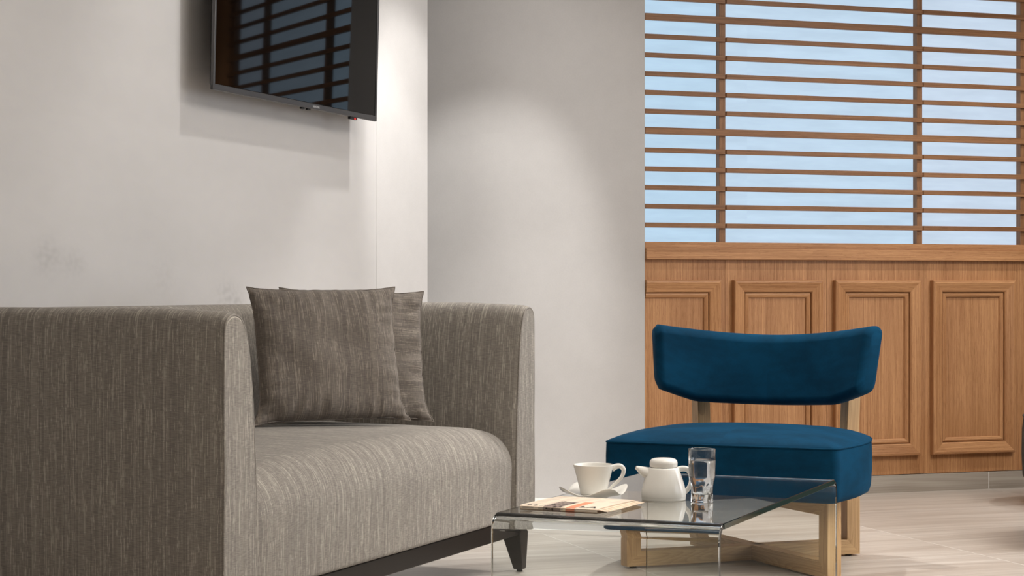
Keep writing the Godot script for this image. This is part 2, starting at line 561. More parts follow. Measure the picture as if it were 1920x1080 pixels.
# ================================================================ the scene
func _ready() -> void:
	# camera
	var cam := Camera3D.new()
	cam.name = "camera"
	cam.position = Vector3(0, EYE, 0)
	cam.keep_aspect = Camera3D.KEEP_HEIGHT
	cam.fov = rad_to_deg(2.0 * atan(540.0 / 3550.0))
	cam.near = 0.05
	cam.far = 60.0
	add_child(cam)
	cam.current = true
	# environment
	var we := WorldEnvironment.new()
	we.name = "environment"
	var env := Environment.new()
	env.background_mode = Environment.BG_COLOR
	env.background_color = Color(0.10, 0.10, 0.105)
	env.tonemap_mode = Environment.TONE_MAPPER_LINEAR
	env.tonemap_exposure = 0.78
	env.sdfgi_enabled = true
	env.ssao_enabled = true
	env.ssil_enabled = true
	we.environment = env
	add_child(we)
	make_materials()
	# lamps out of view, placed to light walls, floor and furniture
	unseen_light_panel(S(0.7, CEIL - 0.004, 6.1), -A, Vector2(1.4, 1.4), 5.5, Color(0.985, 0.99, 1.0), "unseen ceiling light panel right of the blue chair, lighting chair, floor and oak")
	unseen_light_panel(S(-0.3, CEIL - 0.004, 4.5), -A, Vector2(1.3, 1.2), 2.2, Color(0.985, 0.99, 1.0), "unseen ceiling light panel right of the sofa, lighting the walls and table")
	unseen_light_panel(S(-0.5, CEIL - 0.004, 2.5), -A, Vector2(1.2, 1.2), 0.7, Color(0.985, 0.99, 1.0), "unseen ceiling light panel near the camera, placed to light the tableware from the front")  # out of view, lights the porcelain from the camera side
	unseen_side_light(7.1)
	unseen_downlight(S(-2.2, CEIL, 5.2), S(-3.3, 1.1, 5.3), 36.0, 0.7, 0.9, "unseen ceiling spot over the sofa seat, casting the television shadow")
	unseen_downlight(S(-2.63, CEIL, 6.2), S(-3.05, 0.0, 6.50), 27.0, 0.45, 1.6, "unseen ceiling spot beside the television, lighting the wall there")
	unseen_downlight(S(-2.55, CEIL, 5.95), S(-3.40, 0.55, 7.19), 21.0, 0.6, 3.0, "unseen narrow ceiling spot lighting the foot of the grey wall")
	unseen_downlight(S(-2.62, CEIL, 5.6), S(-3.3, 1.35, 7.19), 32.0, 0.9, 1.3, "unseen ceiling spot lighting the grey wall")
	unseen_downlight(S(-1.95, CEIL, 6.2), S(-2.2, 0.0, 5.75), 34.0, 0.7, 4.6, "unseen ceiling spot lighting the floor between sofa and blue chair")
	unseen_downlight(S(-1.0, CEIL, 3.65), S(-1.35, 0.3, 4.15), 34.0, 0.8, 1.2, "unseen ceiling spot above the glass table, lighting the tableware")
	unseen_downlight(Pw(4.1, CEIL, 6.0), Pw(3.7, 0.3, 6.9), 38.0, 0.7, 1.1, "unseen ceiling spot lighting the left oak panels")
	unseen_downlight(Pw(5.1, CEIL, 6.0), Pw(4.6, 0.3, 6.9), 38.0, 0.7, 2.1, "unseen ceiling spot lighting the right oak panels")
	build_room()
	build_window_wall()
	build_sofa()
	build_cushions()
	build_tv()
	build_chair()
	build_table()
	build_tableware()
	build_ottoman()

# ---------------------------------------------------------------- room shell
func build_room() -> void:
	# floor slab with its tiles
	var fl := struct("floor", box(Vector3(1.2, -0.06, -4.0), Vector3(14.0, 0.1194, 13.0)), M.grout, "pale grey wood-grain tiled floor under all the furniture", "floor")
	var W := 1.155
	var D := 0.5775
	var variants := []
	for k in 6:
		var g := Geo.new()
		var uo := Vector2(0.09, 0.288)
		rbox(g, Vector3(0, -0.003, 0), Vector3(W - 0.002, 0.006, D - 0.002), 0.0006, 1, 0, uo)
		variants.append(g.mesh())
	var rng := RandomNumberGenerator.new()
	rng.seed = 12
	for i in range(-3, 5):
		for j in range(0, 15):
			var p := 2.262 + W * (i - 0.5)
			var q := 7.02 - D * (j + 0.5)
			var at := Pw(p, 0, q)
			var k := rng.randi_range(0, 5)
			if at.x * cos(A) - (-at.z) * sin(A) < -4.6 or at.z > 0.8: continue
			if at.x * sin(A) + (-at.z) * cos(A) > 7.9 and p < 3.0: continue
			var t := put("floor_tile", variants[k], M["tile%d" % rng.randi_range(0, 2)], fl, at)
			t.rotation.y = PI / 2 - B
			if rng.randf() < 0.5: t.rotation.y += PI
	struct("ceiling", box(Vector3(1.2, CEIL + 0.06, -4.0), Vector3(14.0, 0.12, 13.0)), M.ceiling_paint, "plain white ceiling over the lounge", "ceiling")
	struct("wall_left", box(Vector3(0, CEIL / 2, 0), Vector3(0.2, CEIL, 8.6), 0.0, 1), M.plaster_scuffed, "off-white plaster wall behind the sofa with the television", "wall", S(-3.35, 0, 2.05), -A)
	struct("wall_corner", box(Vector3(0, CEIL / 2, 0), Vector3(0.202, CEIL, 0.443), 0.001, 1, Vector2(1.1, 0.3)), M.plaster, "narrow bright end strip of the plaster wall beside the television", "wall", S(-3.349, 0, 6.5715), -A)
	var gb := Geo.new()
	var plan := [Vector2(-4.674, 0.0), Vector2(-2.474, 0.0), Vector2(-2.640, -0.14), Vector2(-4.674, -0.14)]
	var rings := []
	var uvs := []
	for y in [0.0, CEIL]:
		var ring := PackedVector3Array()
		for p in plan: ring.append(Vector3(p.x, y, p.y))
		rings.append(ring)
		uvs.append(PackedVector2Array([Vector2(0.3, y), Vector2(2.5, y), Vector2(2.72, y), Vector2(4.75, y), Vector2(4.89, y)]))
	for k in 4:
		gb.quad(rings[0][k], rings[0][(k + 1) % 4], rings[1][(k + 1) % 4], rings[1][k], uvs[0][k], uvs[0][k + 1], uvs[1][k + 1], uvs[1][k], -1)
	gb.fan(rings[0], PackedVector2Array(plan), -1, true)
	gb.fan(rings[1], PackedVector2Array(plan), -1)
	gb.close()
	struct("wall_back", gb.mesh(), M.plaster, "plain grey-white wall between the sofa and the oak panels", "wall", S(0, 0, 7.19), -A)
	struct("wall_passage", box(Vector3(0, CEIL / 2, 0), Vector3(0.1, CEIL, 9.8)), M.plaster, "plaster wall of the hidden passage behind the television wall", "wall", S(-4.6, 0, 2.5), -A)
	struct("wall_right", box(Vector3(0, CEIL / 2, 0), Vector3(0.2, CEIL, 10.5)), M.dark_timber, "dark brown side wall out of sight on the right", "wall", Pw(5.8, 0, 2.2), PI / 2 - B)
	struct("wall_front", box(Vector3(1.2, CEIL / 2, 0.9), Vector3(12.0, CEIL, 0.2)), M.back_wall, "dark wall out of sight behind the camera, keeping bounced light off the sofa arm", "wall")

# ---------------------------------------------------------------- oak wall, window and slats
func build_window_wall() -> void:
	var turn := PI / 2 - B
	var o := Pw(0, 0, 7.0)       # local x = p, local z = 7.0 - q (towards the room)
	var far := struct("wall_far", box(Vector3(4.415, CEIL / 2, -0.16), Vector3(2.97, CEIL, 0.2)), M.dark_timber, "oak panelled wall under the slatted window", "wall", o, turn)
	put("header_board", box(Vector3(4.375, 2.61, -0.035), Vector3(2.8, 0.18, 0.05), 0.002, 0), M.oak, far)
	put("side_board", box(Vector3(5.29, 1.783, -0.035), Vector3(0.98, 1.474, 0.05), 0.002), M.oak, far)
	# backing boards of the panelling, jointed between the panels
	var edges := [2.975, 3.333, 3.795, 4.259, 4.715, 5.78]
	for k in 5:
		put("backing_board", box(Vector3((edges[k] + edges[k + 1]) / 2.0, 0.525, -0.035), Vector3(edges[k + 1] - edges[k] - 0.0006, 0.90, 0.05), 0.0006, 1, Vector2(0.17 * k, 0.23 * k), 1), M.oak, far)
	var fp := PackedVector2Array([Vector2(0, 0), Vector2(0.0, 0.023), Vector2(0.0025, 0.027), Vector2(0.010, 0.029), Vector2(0.046, 0.021), Vector2(0.049, 0.0185), Vector2(0.050, 0.015), Vector2(0.050, 0.0)])
	var mp := PackedVector2Array([Vector2(0.051, 0), Vector2(0.051, 0.009), Vector2(0.054, 0.0135), Vector2(0.060, 0.0155), Vector2(0.068, 0.0130), Vector2(0.0715, 0.0095), Vector2(0.0715, 0.0)])
	for k in 4:
		var x0 := 2.899 + 0.463 * k
		var x1 := x0 + 0.405
		var fx := x0 + 0.0625
		if k == 0:   # the corner of the room cuts the first panel
			x0 = 2.976; fx = 2.976
		var y0 := 0.155
		var y1 := 0.892
		var z := -0.0102
		var field := put("wainscot_panel", box(Vector3((fx + x1 - 0.0625) / 2, (y0 + y1) / 2, z + 0.002), Vector3(x1 - 0.0625 - fx, 0.61, 0.004), 0.0008, 1, Vector2(0.05 + 0.31 * k, 0.41 * k), 1), M.oak, far)
		var c := [Vector3(x0, y0, z), Vector3(x1, y0, z), Vector3(x1, y1, z), Vector3(x0, y1, z)]
		var inw := [Vector3.UP, Vector3.LEFT, Vector3.DOWN, Vector3.RIGHT]
		for e in 4:
			var g := Geo.new()
			if k == 0 and e == 3: continue
			var ma := 0.0 if k == 0 and e == 0 else 1.0
			var mb := 0.0 if k == 0 and e == 2 else 1.0
			mitred(g, c[e], c[(e + 1) % 4], inw[e], Vector3.BACK, fp, Vector2(0.11 * e + 0.23 * k, 0.37 * e + 0.19 * k), ma, mb)
			put("frame_rail", g.mesh(), M.oak, field)
			g = Geo.new()
			mitred(g, c[e], c[(e + 1) % 4], inw[e], Vector3.BACK, mp, Vector2(0.41 + 0.07 * e + 0.17 * k, 0.2 * e + 0.31 * k), ma, mb)
			put("moulding", g.mesh(), M.oak, field)
	# tiled skirting
	var bb := struct("baseboard_far", box(Vector3(4.375, 0.0365, -0.0237), Vector3(2.8, 0.072, 0.04)), M.grout, "grey stone-look tile skirting under the oak panels", "baseboard", o, turn)
	for k in 4:
		var x0 := maxf(2.262 + 1.155 * k, 2.975)
		var x1 := minf(2.262 + 1.155 * (k + 1), 5.78)
		if x1 <= x0: continue
		put("skirting_tile", box(Vector3((x0 + x1) / 2, 0.0365, -0.008), Vector3(x1 - x0 - 0.003, 0.073, 0.01), 0.0008, 0, Vector2(0.05 * k - 0.15, 0.0), 1), M["skirting%d" % ((k + 1) % 3)], bb)
	# sill
	var sill := struct("trim_1", box(Vector3(4.377, 0.997, -0.013), Vector3(2.804, 0.044, 0.056), 0.002, 0, Vector2(0.3, 0.1)), M.oak, "oak sill ledge between the slats and the panels", "window sill", o, turn)
	put("sill_rail", box(Vector3(4.377, 1.0325, -0.026), Vector3(2.804, 0.027, 0.05), 0.001, 0, Vector2(0.55, 0.7)), M.oak, sill)
	# window with its posts, rails, slats and panes
	var win := Node3D.new()
	win.name = "window_1"
	win.position = o
	win.rotation.y = turn
	add_child(win)
	tag(win, "wide window of pale blue panes behind horizontal oak slats", "window", "", "structure")
	var posts := [3.321, 4.239, 4.768]
	for k in 3:
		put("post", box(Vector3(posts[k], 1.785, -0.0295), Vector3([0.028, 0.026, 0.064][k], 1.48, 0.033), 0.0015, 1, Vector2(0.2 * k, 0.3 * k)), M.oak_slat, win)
	var x := 2.934
	for k in 3:
		var x1: float = posts[k]
		var pane := put("pane", box(Vector3((x + x1) / 2, 1.78, -0.052), Vector3(x1 - x - 0.002, 1.48, 0.006)), M["film%d" % k], win)
		var l := AreaLight3D.new()
		l.name = "pane_light"
		l.area_size = Vector2(x1 - x - 0.05, 1.42)
		l.light_color = Color(0.80, 0.90, 1.0)
		l.light_energy = 0.1 * (x1 - x)
		l.area_range = 14.0
		l.area_attenuation = 2.0
		l.shadow_enabled = true
		l.position = Vector3((x + x1) / 2, 1.78, -0.0475)
		l.rotation_degrees = Vector3(0, 180, 0)
		pane.add_child(l)
		x = x1
	var y := 1.123 - 0.010
	var row := 0
	while y < 2.5:
		if row % 6 == 5:   # every sixth bar is a deeper rail that runs through
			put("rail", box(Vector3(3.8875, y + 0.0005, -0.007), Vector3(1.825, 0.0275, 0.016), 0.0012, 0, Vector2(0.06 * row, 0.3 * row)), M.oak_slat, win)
		else:
			var from := [2.975, 3.3335, 4.2505]
			var to := [3.3285, 4.2465, 4.80]
			for k in 3:
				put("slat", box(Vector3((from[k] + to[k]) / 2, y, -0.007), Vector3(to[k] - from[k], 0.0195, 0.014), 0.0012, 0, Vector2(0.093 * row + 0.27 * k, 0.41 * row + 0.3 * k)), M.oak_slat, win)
		row += 1
		y += 0.0752 if row % 6 != 0 and row % 6 != 5 else 0.0780

# ---------------------------------------------------------------- sofa
func build_sofa() -> void:
	# local x = towards the seat front, local z = towards the near arm
	var so := thing("sofa", "grey-brown woven two-seat sofa with square arms against the wall", "sofa", S(-2.585, 0, 4.446), -A)
	var L := 0.892
	var TH := 0.142
	# arms: section (t from the outside, y), rounded over the top, flaring inwards
	for s in [1.0, -1.0]:
		var sec := PackedVector2Array()
		var top: Array = spline([Vector2(0.002, 0.710), Vector2(0.006, 0.787), Vector2(0.024, 0.811), Vector2(0.052, 0.815), Vector2(0.078, 0.802), Vector2(0.098, 0.765), Vector2(0.112, 0.705), Vector2(0.126, 0.61), Vector2(0.139, 0.48)], 5)
		sec.append(Vector2(0.012, 0.165))
		sec.append(Vector2(0.001, 0.175))
		for yy in [0.3, 0.45, 0.6]: sec.append(Vector2(0.0, yy))
		for p in top: sec.append(p)
		for p in [Vector2(TH, 0.36), Vector2(TH, 0.175), Vector2(TH - 0.01, 0.165)]: sec.append(p)
		var al := arcs(sec)
		var rings := []
		var uvs := []
		var cen := Vector2(0.06, 0.48)
		for st in [[-0.395, 0.02], [-0.39, 0.006], [-0.375, 0.0], [-0.2, 0.0], [0.0, 0.0], [0.2, 0.0], [0.376, 0.0], [0.386, 0.0015], [0.3925, 0.005], [0.395, 0.011]]:
			var ring := PackedVector3Array()
			var ur := PackedVector2Array()
			for k in sec.size():
				var p := sec[k] - (sec[k] - cen).normalized() * (st[1] as float)
				if p.y > 0.5: p.y -= 0.010 * clampf((st[0] - 0.25) / 0.145, 0.0, 1.0) ** 2
				ring.append(Vector3(st[0], p.y, s * (L - p.x)))
			for k in sec.size() + 1: ur.append(Vector2(st[0] + 0.31 * s, al[k] + 0.17 * s))
			rings.append(ring); uvs.append(ur)
		var g := Geo.new()
		loft(g, rings, uvs, func(p): return Vector2(p.z + 0.11, p.y), 1)
		var arm := put("armrest", g.mesh(), M.sofa_cloth, so)
		# piping along the front edge
		var path := []
		for k in range(1, sec.size() - 1):
			var p := sec[k] - (sec[k] - cen).normalized() * 0.0055
			if p.y > 0.5: p.y -= 0.010
			path.append(Vector3(0.3925, p.y, s * (L - p.x)))
		g = Geo.new()
		cord(g, path, 0.0028, 6)
		put("piping", g.mesh(), M.sofa_cloth, arm)
	# back: section (x, y) along z
	var bs := rounded([Vector2(-0.395, 0.165), Vector2(-0.395, 0.812), Vector2(-0.285, 0.812), Vector2(-0.215, 0.42), Vector2(-0.215, 0.165)], [0.01, 0.05, 0.045, 0.02, 0.01], 6)
	extrude_z(so, "backrest", bs, L - 0.02, -(L - 0.02), 12, M.sofa_cloth)
	# seat: bulging front, crowned top
	var ss := rounded([Vector2(-0.23, 0.168), Vector2(-0.23, 0.445), Vector2(0.395, 0.440), Vector2(0.388, 0.168)], [0.01, 0.02, 0.105, 0.014], 10)
	extrude_z(so, "seat", ss, L - TH + 0.012, -(L - TH + 0.012), 26, M.sofa_cloth, func(p: Vector3) -> Vector3:
		var e: float = clampf(absf(p.z) / (L - TH), 0.0, 1.0)
		var crown := 1.0 - e ** 3
		if p.y > 0.3: p.y += 0.032 * crown * clampf((p.y - 0.3) / 0.12, 0.0, 1.0) * (1.0 - 0.25 * clampf((p.x - 0.05) / 0.3, 0.0, 1.0)) - 0.012 * e ** 8
		if p.x > 0.25: p.x -= 0.014 * e ** 10
		return p)
	# dark wooden plinth rails and tapered legs
	put("plinth_rail", box(Vector3(0.355, 0.1405, 0), Vector3(0.035, 0.051, 2 * L - 0.10), 0.003, 2), M.wenge, so)
	put("plinth_rail", box(Vector3(-0.355, 0.1405, 0), Vector3(0.035, 0.051, 2 * L - 0.10), 0.003, 2), M.wenge, so)
	put("plinth_rail", box(Vector3(0, 0.1405, L - 0.05), Vector3(0.675, 0.051, 0.035), 0.003, 0), M.wenge, so)
	put("plinth_rail", box(Vector3(0, 0.1405, -L + 0.05), Vector3(0.675, 0.051, 0.035), 0.003, 0), M.wenge, so)
	for c in [[1, 1], [1, -1], [-1, 1], [-1, -1]]:
		var rings := []
		var uvs := []
		for lv in [[0.166, 0.031, 0.0], [0.11, 0.030, 0.002], [0.012, 0.0155, 0.012], [0.008, 0.014, 0.012]]:
			var ctr := Vector3(c[0] * (0.348 + lv[2]), lv[0], c[1] * (L - 0.045 + lv[2]))
			var ring := PackedVector3Array()
			for k in rounded([Vector2(-lv[1], -lv[1]), Vector2(lv[1], -lv[1]), Vector2(lv[1], lv[1]), Vector2(-lv[1], lv[1])], [0.002, 0.002, 0.002, 0.002], 2): ring.append(ctr + Vector3(k.x, 0, k.y))
			var ur := PackedVector2Array()
			for k in ring.size() + 1: ur.append(Vector2(k * 0.004, lv[0]))
			rings.append(ring); uvs.append(ur)
		var g := Geo.new()
		loft(g, rings, uvs)
		var leg := put("leg", g.mesh(), M.wenge, so)
		g = Geo.new()
		var at := Vector3(c[0] * 0.36, 0, c[1] * (L - 0.033))
		lathe(g, [Vector2(0, 0), Vector2(0.009, 0), Vector2(0.009, 0.009), Vector2(0, 0.009)], 16)
		put("glide", g.mesh(), M.black_plastic, leg, at)

func extrude_z(parent: Node3D, called: String, sec: PackedVector2Array, z0: float, z1: float, n: int, m: Material, warp = null) -> MeshInstance3D:
	var al := arcs(sec)
	var rings := []
	var uvs := []
	for i in n + 1:
		var z := lerpf(z0, z1, float(i) / n)
		var ring := PackedVector3Array()
		var ur := PackedVector2Array()
		for k in sec.size():
			var p := Vector3(sec[k].x, sec[k].y, z)
			if warp != null: p = warp.call(p)
			ring.append(p)
		for k in sec.size() + 1: ur.append(Vector2(z, al[k]))
		rings.append(ring); uvs.append(ur)
	var g := Geo.new()
	loft(g, rings, uvs, null, 1)
	return put(called, g.mesh(), m, parent)

# ---------------------------------------------------------------- cushions
func cushion_mesh(w: float, h: float, thick: float, sd: int, across: bool) -> Array:
	var nz := noise(sd)
	var N := 40
	var g := Geo.new()
	var seam := []
	for side in [1.0, -1.0]:
		var rows := []
		var uvs := []
		for i in N + 1:
			var row := PackedVector3Array()
			var ur := PackedVector2Array()
			for j in N + 1:
				var u := -1.0 + 2.0 * j / N
				var v := -1.0 + 2.0 * i / N
				u = sin(u * PI / 2.0) * 0.35 + u * 0.65
				v = sin(v * PI / 2.0) * 0.35 + v * 0.65
				var pu := 1.0 - absf(u) ** 3.4
				var pv := 1.0 - absf(v) ** 3.6
				var z: float = thick * pow(maxf(pu * pv, 0.0), 0.55)
				var wr := nz.get_noise_2d(u * 0.9 + v * 0.4, v * 1.0) * 0.010 + nz.get_noise_2d(u * 2.2 - v * 1.2, v * 2.0 + u) * 0.0025 * absf(u)
				z += side * wr * pow(maxf(pu * pv, 0.0), 0.5) * 1.2
				# creases running in from the lower corners
				var cr := absf(u) - (0.92 + 0.25 * (v + 1.0))
				var near_edge := exp(-pow((1.0 - maxf(absf(u), absf(v))) * 5.5 - 0.9, 2.0))
				var along := v if absf(u) > absf(v) else u
				z += near_edge * (0.0058 * nz.get_noise_2d(along * 9.0, signf(u) * 3.0 + u * 1.2) + 0.0032 * nz.get_noise_2d(along * 21.0, u * 1.5 + v * 1.5)) * (1.0 if absf(along) < 0.93 else 0.4)
				if v < 0.0: z -= 0.010 * exp(-pow((absf(u) - v - 1.72) * 9.0, 2.0)) * pu ** 0.5
				var x := u * w / 2 * (1.0 - 0.080 * (1.0 - absf(v) ** 4.0))
				var y := h / 2 + v * h / 2 * (1.0 - 0.055 * (1.0 - absf(u) ** 4.0))
				if v < -0.6: x += signf(u) * 0.012 * clampf((-v - 0.6) / 0.4, 0.0, 1.0) ** 2 * absf(u)
				row.append(Vector3(x, y, side * z))
				ur.append((Vector2(y, x) if across else Vector2(x, y)) + Vector2(0.21 * sd, 0.13 * sd))
			if side < 0: row.reverse(); ur.reverse()
			rows.append(row); uvs.append(ur)
		g.grid(rows, uvs, 0)
		if side > 0:
			for j in N + 1: seam.append(rows[0][j])
			for i in range(1, N + 1): seam.append(rows[i][N])
			for j in range(1, N + 1): seam.append(rows[N][N - j])
			for i in range(1, N + 1): seam.append(rows[N - i][0])
	g.close()
	var e := Geo.new()
	cord(e, seam, 0.0022, 6)
	return [g.mesh(), e.mesh()]

func build_cushions() -> void:
	var specs := [
		[Vector3(-0.502, 0.480, -5.325), 27.0, -13.0, 0.0, 3, false, "square grey cushion with vertical slubs, front one of two on the sofa"],
		[Vector3(-0.448, 0.470, -5.515), 25.0, -11.0, -1.5, 8, true, "square grey cushion with sideways slubs, tucked behind the front cushion"]]
	for c in specs:
		var o := thing("cushion", c[6], "cushion", c[0], 0.0, "cushions on the sofa")
		o.rotation_degrees = Vector3(c[2], c[1], c[3])
		var m: Array = cushion_mesh(0.452, 0.393, 0.056, c[4], c[5])
		put("cover", m[0], M.cushion_cloth, o)
		put("seam", m[1], M.cushion_cloth, o)

# ---------------------------------------------------------------- television
func build_tv() -> void:
	# local x = along the screen away from the camera, local z = out of the screen
	var tv := thing("television", "large black flat television on a wall bracket above the sofa", "television", S(-3.145, 1.470, 5.590), -A + deg_to_rad(90.1))
	tv.rotation.x = deg_to_rad(1.2)
	tv.rotation.z = deg_to_rad(-0.5)
	var W := 1.114
	var H := 0.65
	put("rear_shell", box(Vector3(0, H / 2, -0.018), Vector3(W - 0.05, H - 0.03, 0.024), 0.008), M.tv_back, tv)
	put("rear_bulge", box(Vector3(0, 0.28, -0.048), Vector3(W * 0.7, 0.42, 0.03), 0.012), M.tv_back, tv)
	put("screen", box(Vector3(0, H / 2 + 0.006, -0.004), Vector3(W - 0.022, H - 0.028, 0.008), 0.0005), M.tv_screen, tv)
	put("bezel", box(Vector3(0, 0.0095, -0.003), Vector3(W, 0.019, 0.013), 0.003), M.tv_bezel, tv)
	put("bezel", box(Vector3(0, H - 0.005, -0.003), Vector3(W, 0.010, 0.013), 0.003), M.tv_bezel, tv)
	for s in [-1, 1]: put("bezel", box(Vector3(s * (W / 2 - 0.0055), H / 2, -0.003), Vector3(0.011, H, 0.0125), 0.003), M.tv_bezel, tv)
	var tm := TextMesh.new()
	tm.text = "SAMSUNG"
	tm.font_size = 16
	tm.pixel_size = 0.0006
	tm.depth = 0.0006
	put("logo", tm, M.tv_logo, tv, Vector3(0.10, 0.0095, 0.0036))
	var eye := put("sensor_box", box(Vector3(0.38, -0.004, -0.004), Vector3(0.05, 0.009, 0.012), 0.002), M.tv_back, tv)
	put("standby_lamp", box(Vector3(0.388, -0.005, 0.0015), Vector3(0.012, 0.006, 0.003), 0.001), M.red_lamp, eye)
	for x in [0.02, 0.06]: put("rubber_tab", box(Vector3(x, -0.0025, -0.006), Vector3(0.02, 0.006, 0.01), 0.001), M.black_plastic, tv)
	put("bracket_plate", box(Vector3(0.0, 0.3, -0.066), Vector3(0.42, 0.42, 0.008), 0.001), M.tv_back, tv)
	put("bracket_arm", box(Vector3(0.0, 0.3, -0.082), Vector3(0.08, 0.12, 0.034), 0.003), M.tv_back, tv)
	put("wall_plate", box(Vector3(0.0, 0.3, -0.100), Vector3(0.24, 0.24, 0.008), 0.001), M.tv_back, tv)

# ---------------------------------------------------------------- blue chair
func build_chair() -> void:
	# local x = towards the right, local z = towards the chair's front
	var ch := thing("lounge_chair", "blue velvet lounge chair with curved backrest on crossed pale wooden frames", "chair", S(-1.632, 0, 5.73), -A)
	# seat outline (x, z)
	var half: Array = spline([Vector2(0.361, 0.300), Vector2(0.383, 0.12), Vector2(0.376, -0.06), Vector2(0.325, -0.21), Vector2(0.20, -0.285), Vector2(0.0, -0.305)], 8)
	var ol := PackedVector2Array()
	for k in half.size(): ol.append(half[half.size() - 1 - k] * Vector2(-1, 1))
	var lf := ol.size()
	for e in rounded([Vector2(-0.366, 0.2), Vector2(-0.361, 0.318), Vector2(0.361, 0.318), Vector2(0.366, 0.2)], [0.0, 0.022, 0.022, 0.0], 5):
		if e.y > 0.25: ol.append(e)
	for k in half.size() - 1:
		if half[k].y < 0.29: ol.append(half[k])
	ol.remove_at(lf - 1)
	var al := arcs(ol)
	var rings := []
	var uvs := []
	var levels := [[0.234, 0.90, 0.0], [0.233, 0.955, 0.0], [0.238, 0.978, 0.0], [0.252, 0.99, 0.0], [0.30, 1.0, 0.0], [0.35, 1.0, 0.0], [0.385, 0.997, 0.0], [0.391, 0.995, 0.0]]
	for lv in levels: add_level(rings, uvs, ol, al, lv[0], lv[1], lv[0])
	var tops := [[0.398, 0.98], [0.404, 0.94], [0.413, 0.86], [0.422, 0.72], [0.428, 0.52], [0.431, 0.28], [0.432, 0.08]]
	for lv in tops: add_level(rings, uvs, ol, al, lv[0], lv[1], 0.0)
	for i in range(levels.size(), rings.size()):
		var ur := PackedVector2Array()
		for k in ol.size() + 1: ur.append(Vector2(rings[i][k % ol.size()].x, rings[i][k % ol.size()].z))
		uvs[i] = ur
	var g := Geo.new()
	loft(g, rings, uvs, func(p): return Vector2(p.x, p.z), 0)
	var seat := put("seat", g.mesh(), M.velvet, ch)
	var pipe := []
	for k in ol.size() + 1: pipe.append(Vector3(ol[k % ol.size()].x * 0.996, 0.392, ol[k % ol.size()].y * 0.996))
	g = Geo.new()
	cord(g, pipe, 0.0028, 6)
	put("seat_piping", g.mesh(), M.velvet, seat)
	# backrest: a wrapped band whose ends come forward and rise
	rings = []
	uvs = []
	var n := 48
	for i in n + 1:
		var t := -1.0 + 2.0 * i / n
		t = sin(t * PI / 2) * 0.25 + t * 0.75
		var e := absf(t)
		var top := 0.706 + 0.036 * pow(e, 1.9)
		var bot := 0.478 + 0.020 * e * e + 0.034 * clampf((e - 0.66) / 0.34, 0.0, 1.0) ** 1.15
		var th := 0.036
		var shrink := 1.0
		if e > 0.965: shrink = sqrt(maxf(1.0 - pow((e - 0.965) / 0.035, 2.0) * 0.80, 0.0))
		var zc := -0.315 + 0.125 * pow(e, 2.0)
		var dz := 0.25 * t / 0.376
		var nrm := Vector3(-dz, 0, 1.0).normalized()
		var hh := (top - bot) / 2.0
		var mid := (top + bot) / 2.0
		var sec := rounded([Vector2(-th, -hh), Vector2(th, -hh), Vector2(th, hh), Vector2(-th, hh)], [0.03, 0.03, 0.028, 0.028], 6)
		var ring := PackedVector3Array()
		var ur := PackedVector2Array()
		var sl := arcs(sec)
		for k in sec:
			var f := 1.0 - pow(clampf(absf(k.y) / hh, 0.0, 1.0), 4.0)
			var kx := k.x * shrink + signf(k.x) * 0.006 * f
			var ky := k.y * (1.0 - (1.0 - shrink) * 0.30)
			var spread := 1.0 + 0.055 * clampf((mid + ky - 0.55) / 0.17, 0.0, 1.0) * e
			ring.append(Vector3(-0.014 + t * 0.352 * spread, mid + ky, zc) + nrm * kx + Vector3(0, 0, -0.18 * (mid + ky - 0.55)))
		for k in sec.size() + 1: ur.append(Vector2(t * 0.39, sl[k] + 0.3))
		rings.append(ring); uvs.append(ur)
	g = Geo.new()
	loft(g, rings, uvs, func(p): return Vector2(p.z, p.y), 0)
	put("backrest", g.mesh(), M.velvet, ch)
	# two crossed mitred frames; the rear uprights run on up to carry the backrest
	var sq := PackedVector2Array([Vector2(0.001, -0.0235), Vector2(0.0, -0.0225), Vector2(0.0, 0.0225), Vector2(0.001, 0.0235), Vector2(0.046, 0.0235), Vector2(0.047, 0.0225), Vector2(0.047, -0.0225), Vector2(0.046, -0.0235)])
	var feet := [[Vector3(-0.325, 0, 0.235), Vector3(0.268, 0, -0.325)], [Vector3(0.330, 0, 0.235), Vector3(-0.268, 0, -0.325)]]
	for k in 2:
		var a: Vector3 = feet[k][0] + Vector3(0, 0.006, 0)
		var b: Vector3 = feet[k][1] + Vector3(0, 0.006, 0)
		var up := Vector3(0, 0.236 - 0.006, 0)
		var d := (b - a).normalized()
		var out := d.cross(Vector3.UP)
		var fr := put("base_beam", beam(a, b, Vector3.UP, out, sq, 0.1 * k), M.chair_wood, ch)
		put("leg", beam(b, b + up, -d, out, sq, 0.2 + 0.1 * k), M.chair_wood, ch)
		put("leg", beam(a + up, a, d, out, sq, 0.3 + 0.1 * k), M.chair_wood, ch)
		put("top_beam", beam(b + up, a + up, Vector3.DOWN, out, sq, 0.25 + 0.1 * k), M.chair_wood, ch)
		var gl := Geo.new()
		for f in [a + d * 0.03, b - d * 0.03]:
			for v in 1:
				var q := Geo.new()
				lathe(q, [Vector2(0, -0.006), Vector2(0.011, -0.006), Vector2(0.011, 0.001), Vector2(0, 0.001)], 14)
				put("glide", q.mesh(), M.black_plastic, fr, f)
	for s in [-1.0, 1.0]:
		var p := Geo.new()
		rbox(p, Vector3.ZERO, Vector3(0.046, 0.40, 0.046), 0.003, 2, 1, Vector2(0.13 * s, 0.2))
		var post := put("back_post", p.mesh(), M.chair_wood, ch, Vector3(s * 0.250 - 0.006, 0.425, -0.335))
		post.rotation_degrees = Vector3(-3.0, s * -45.0, 0)

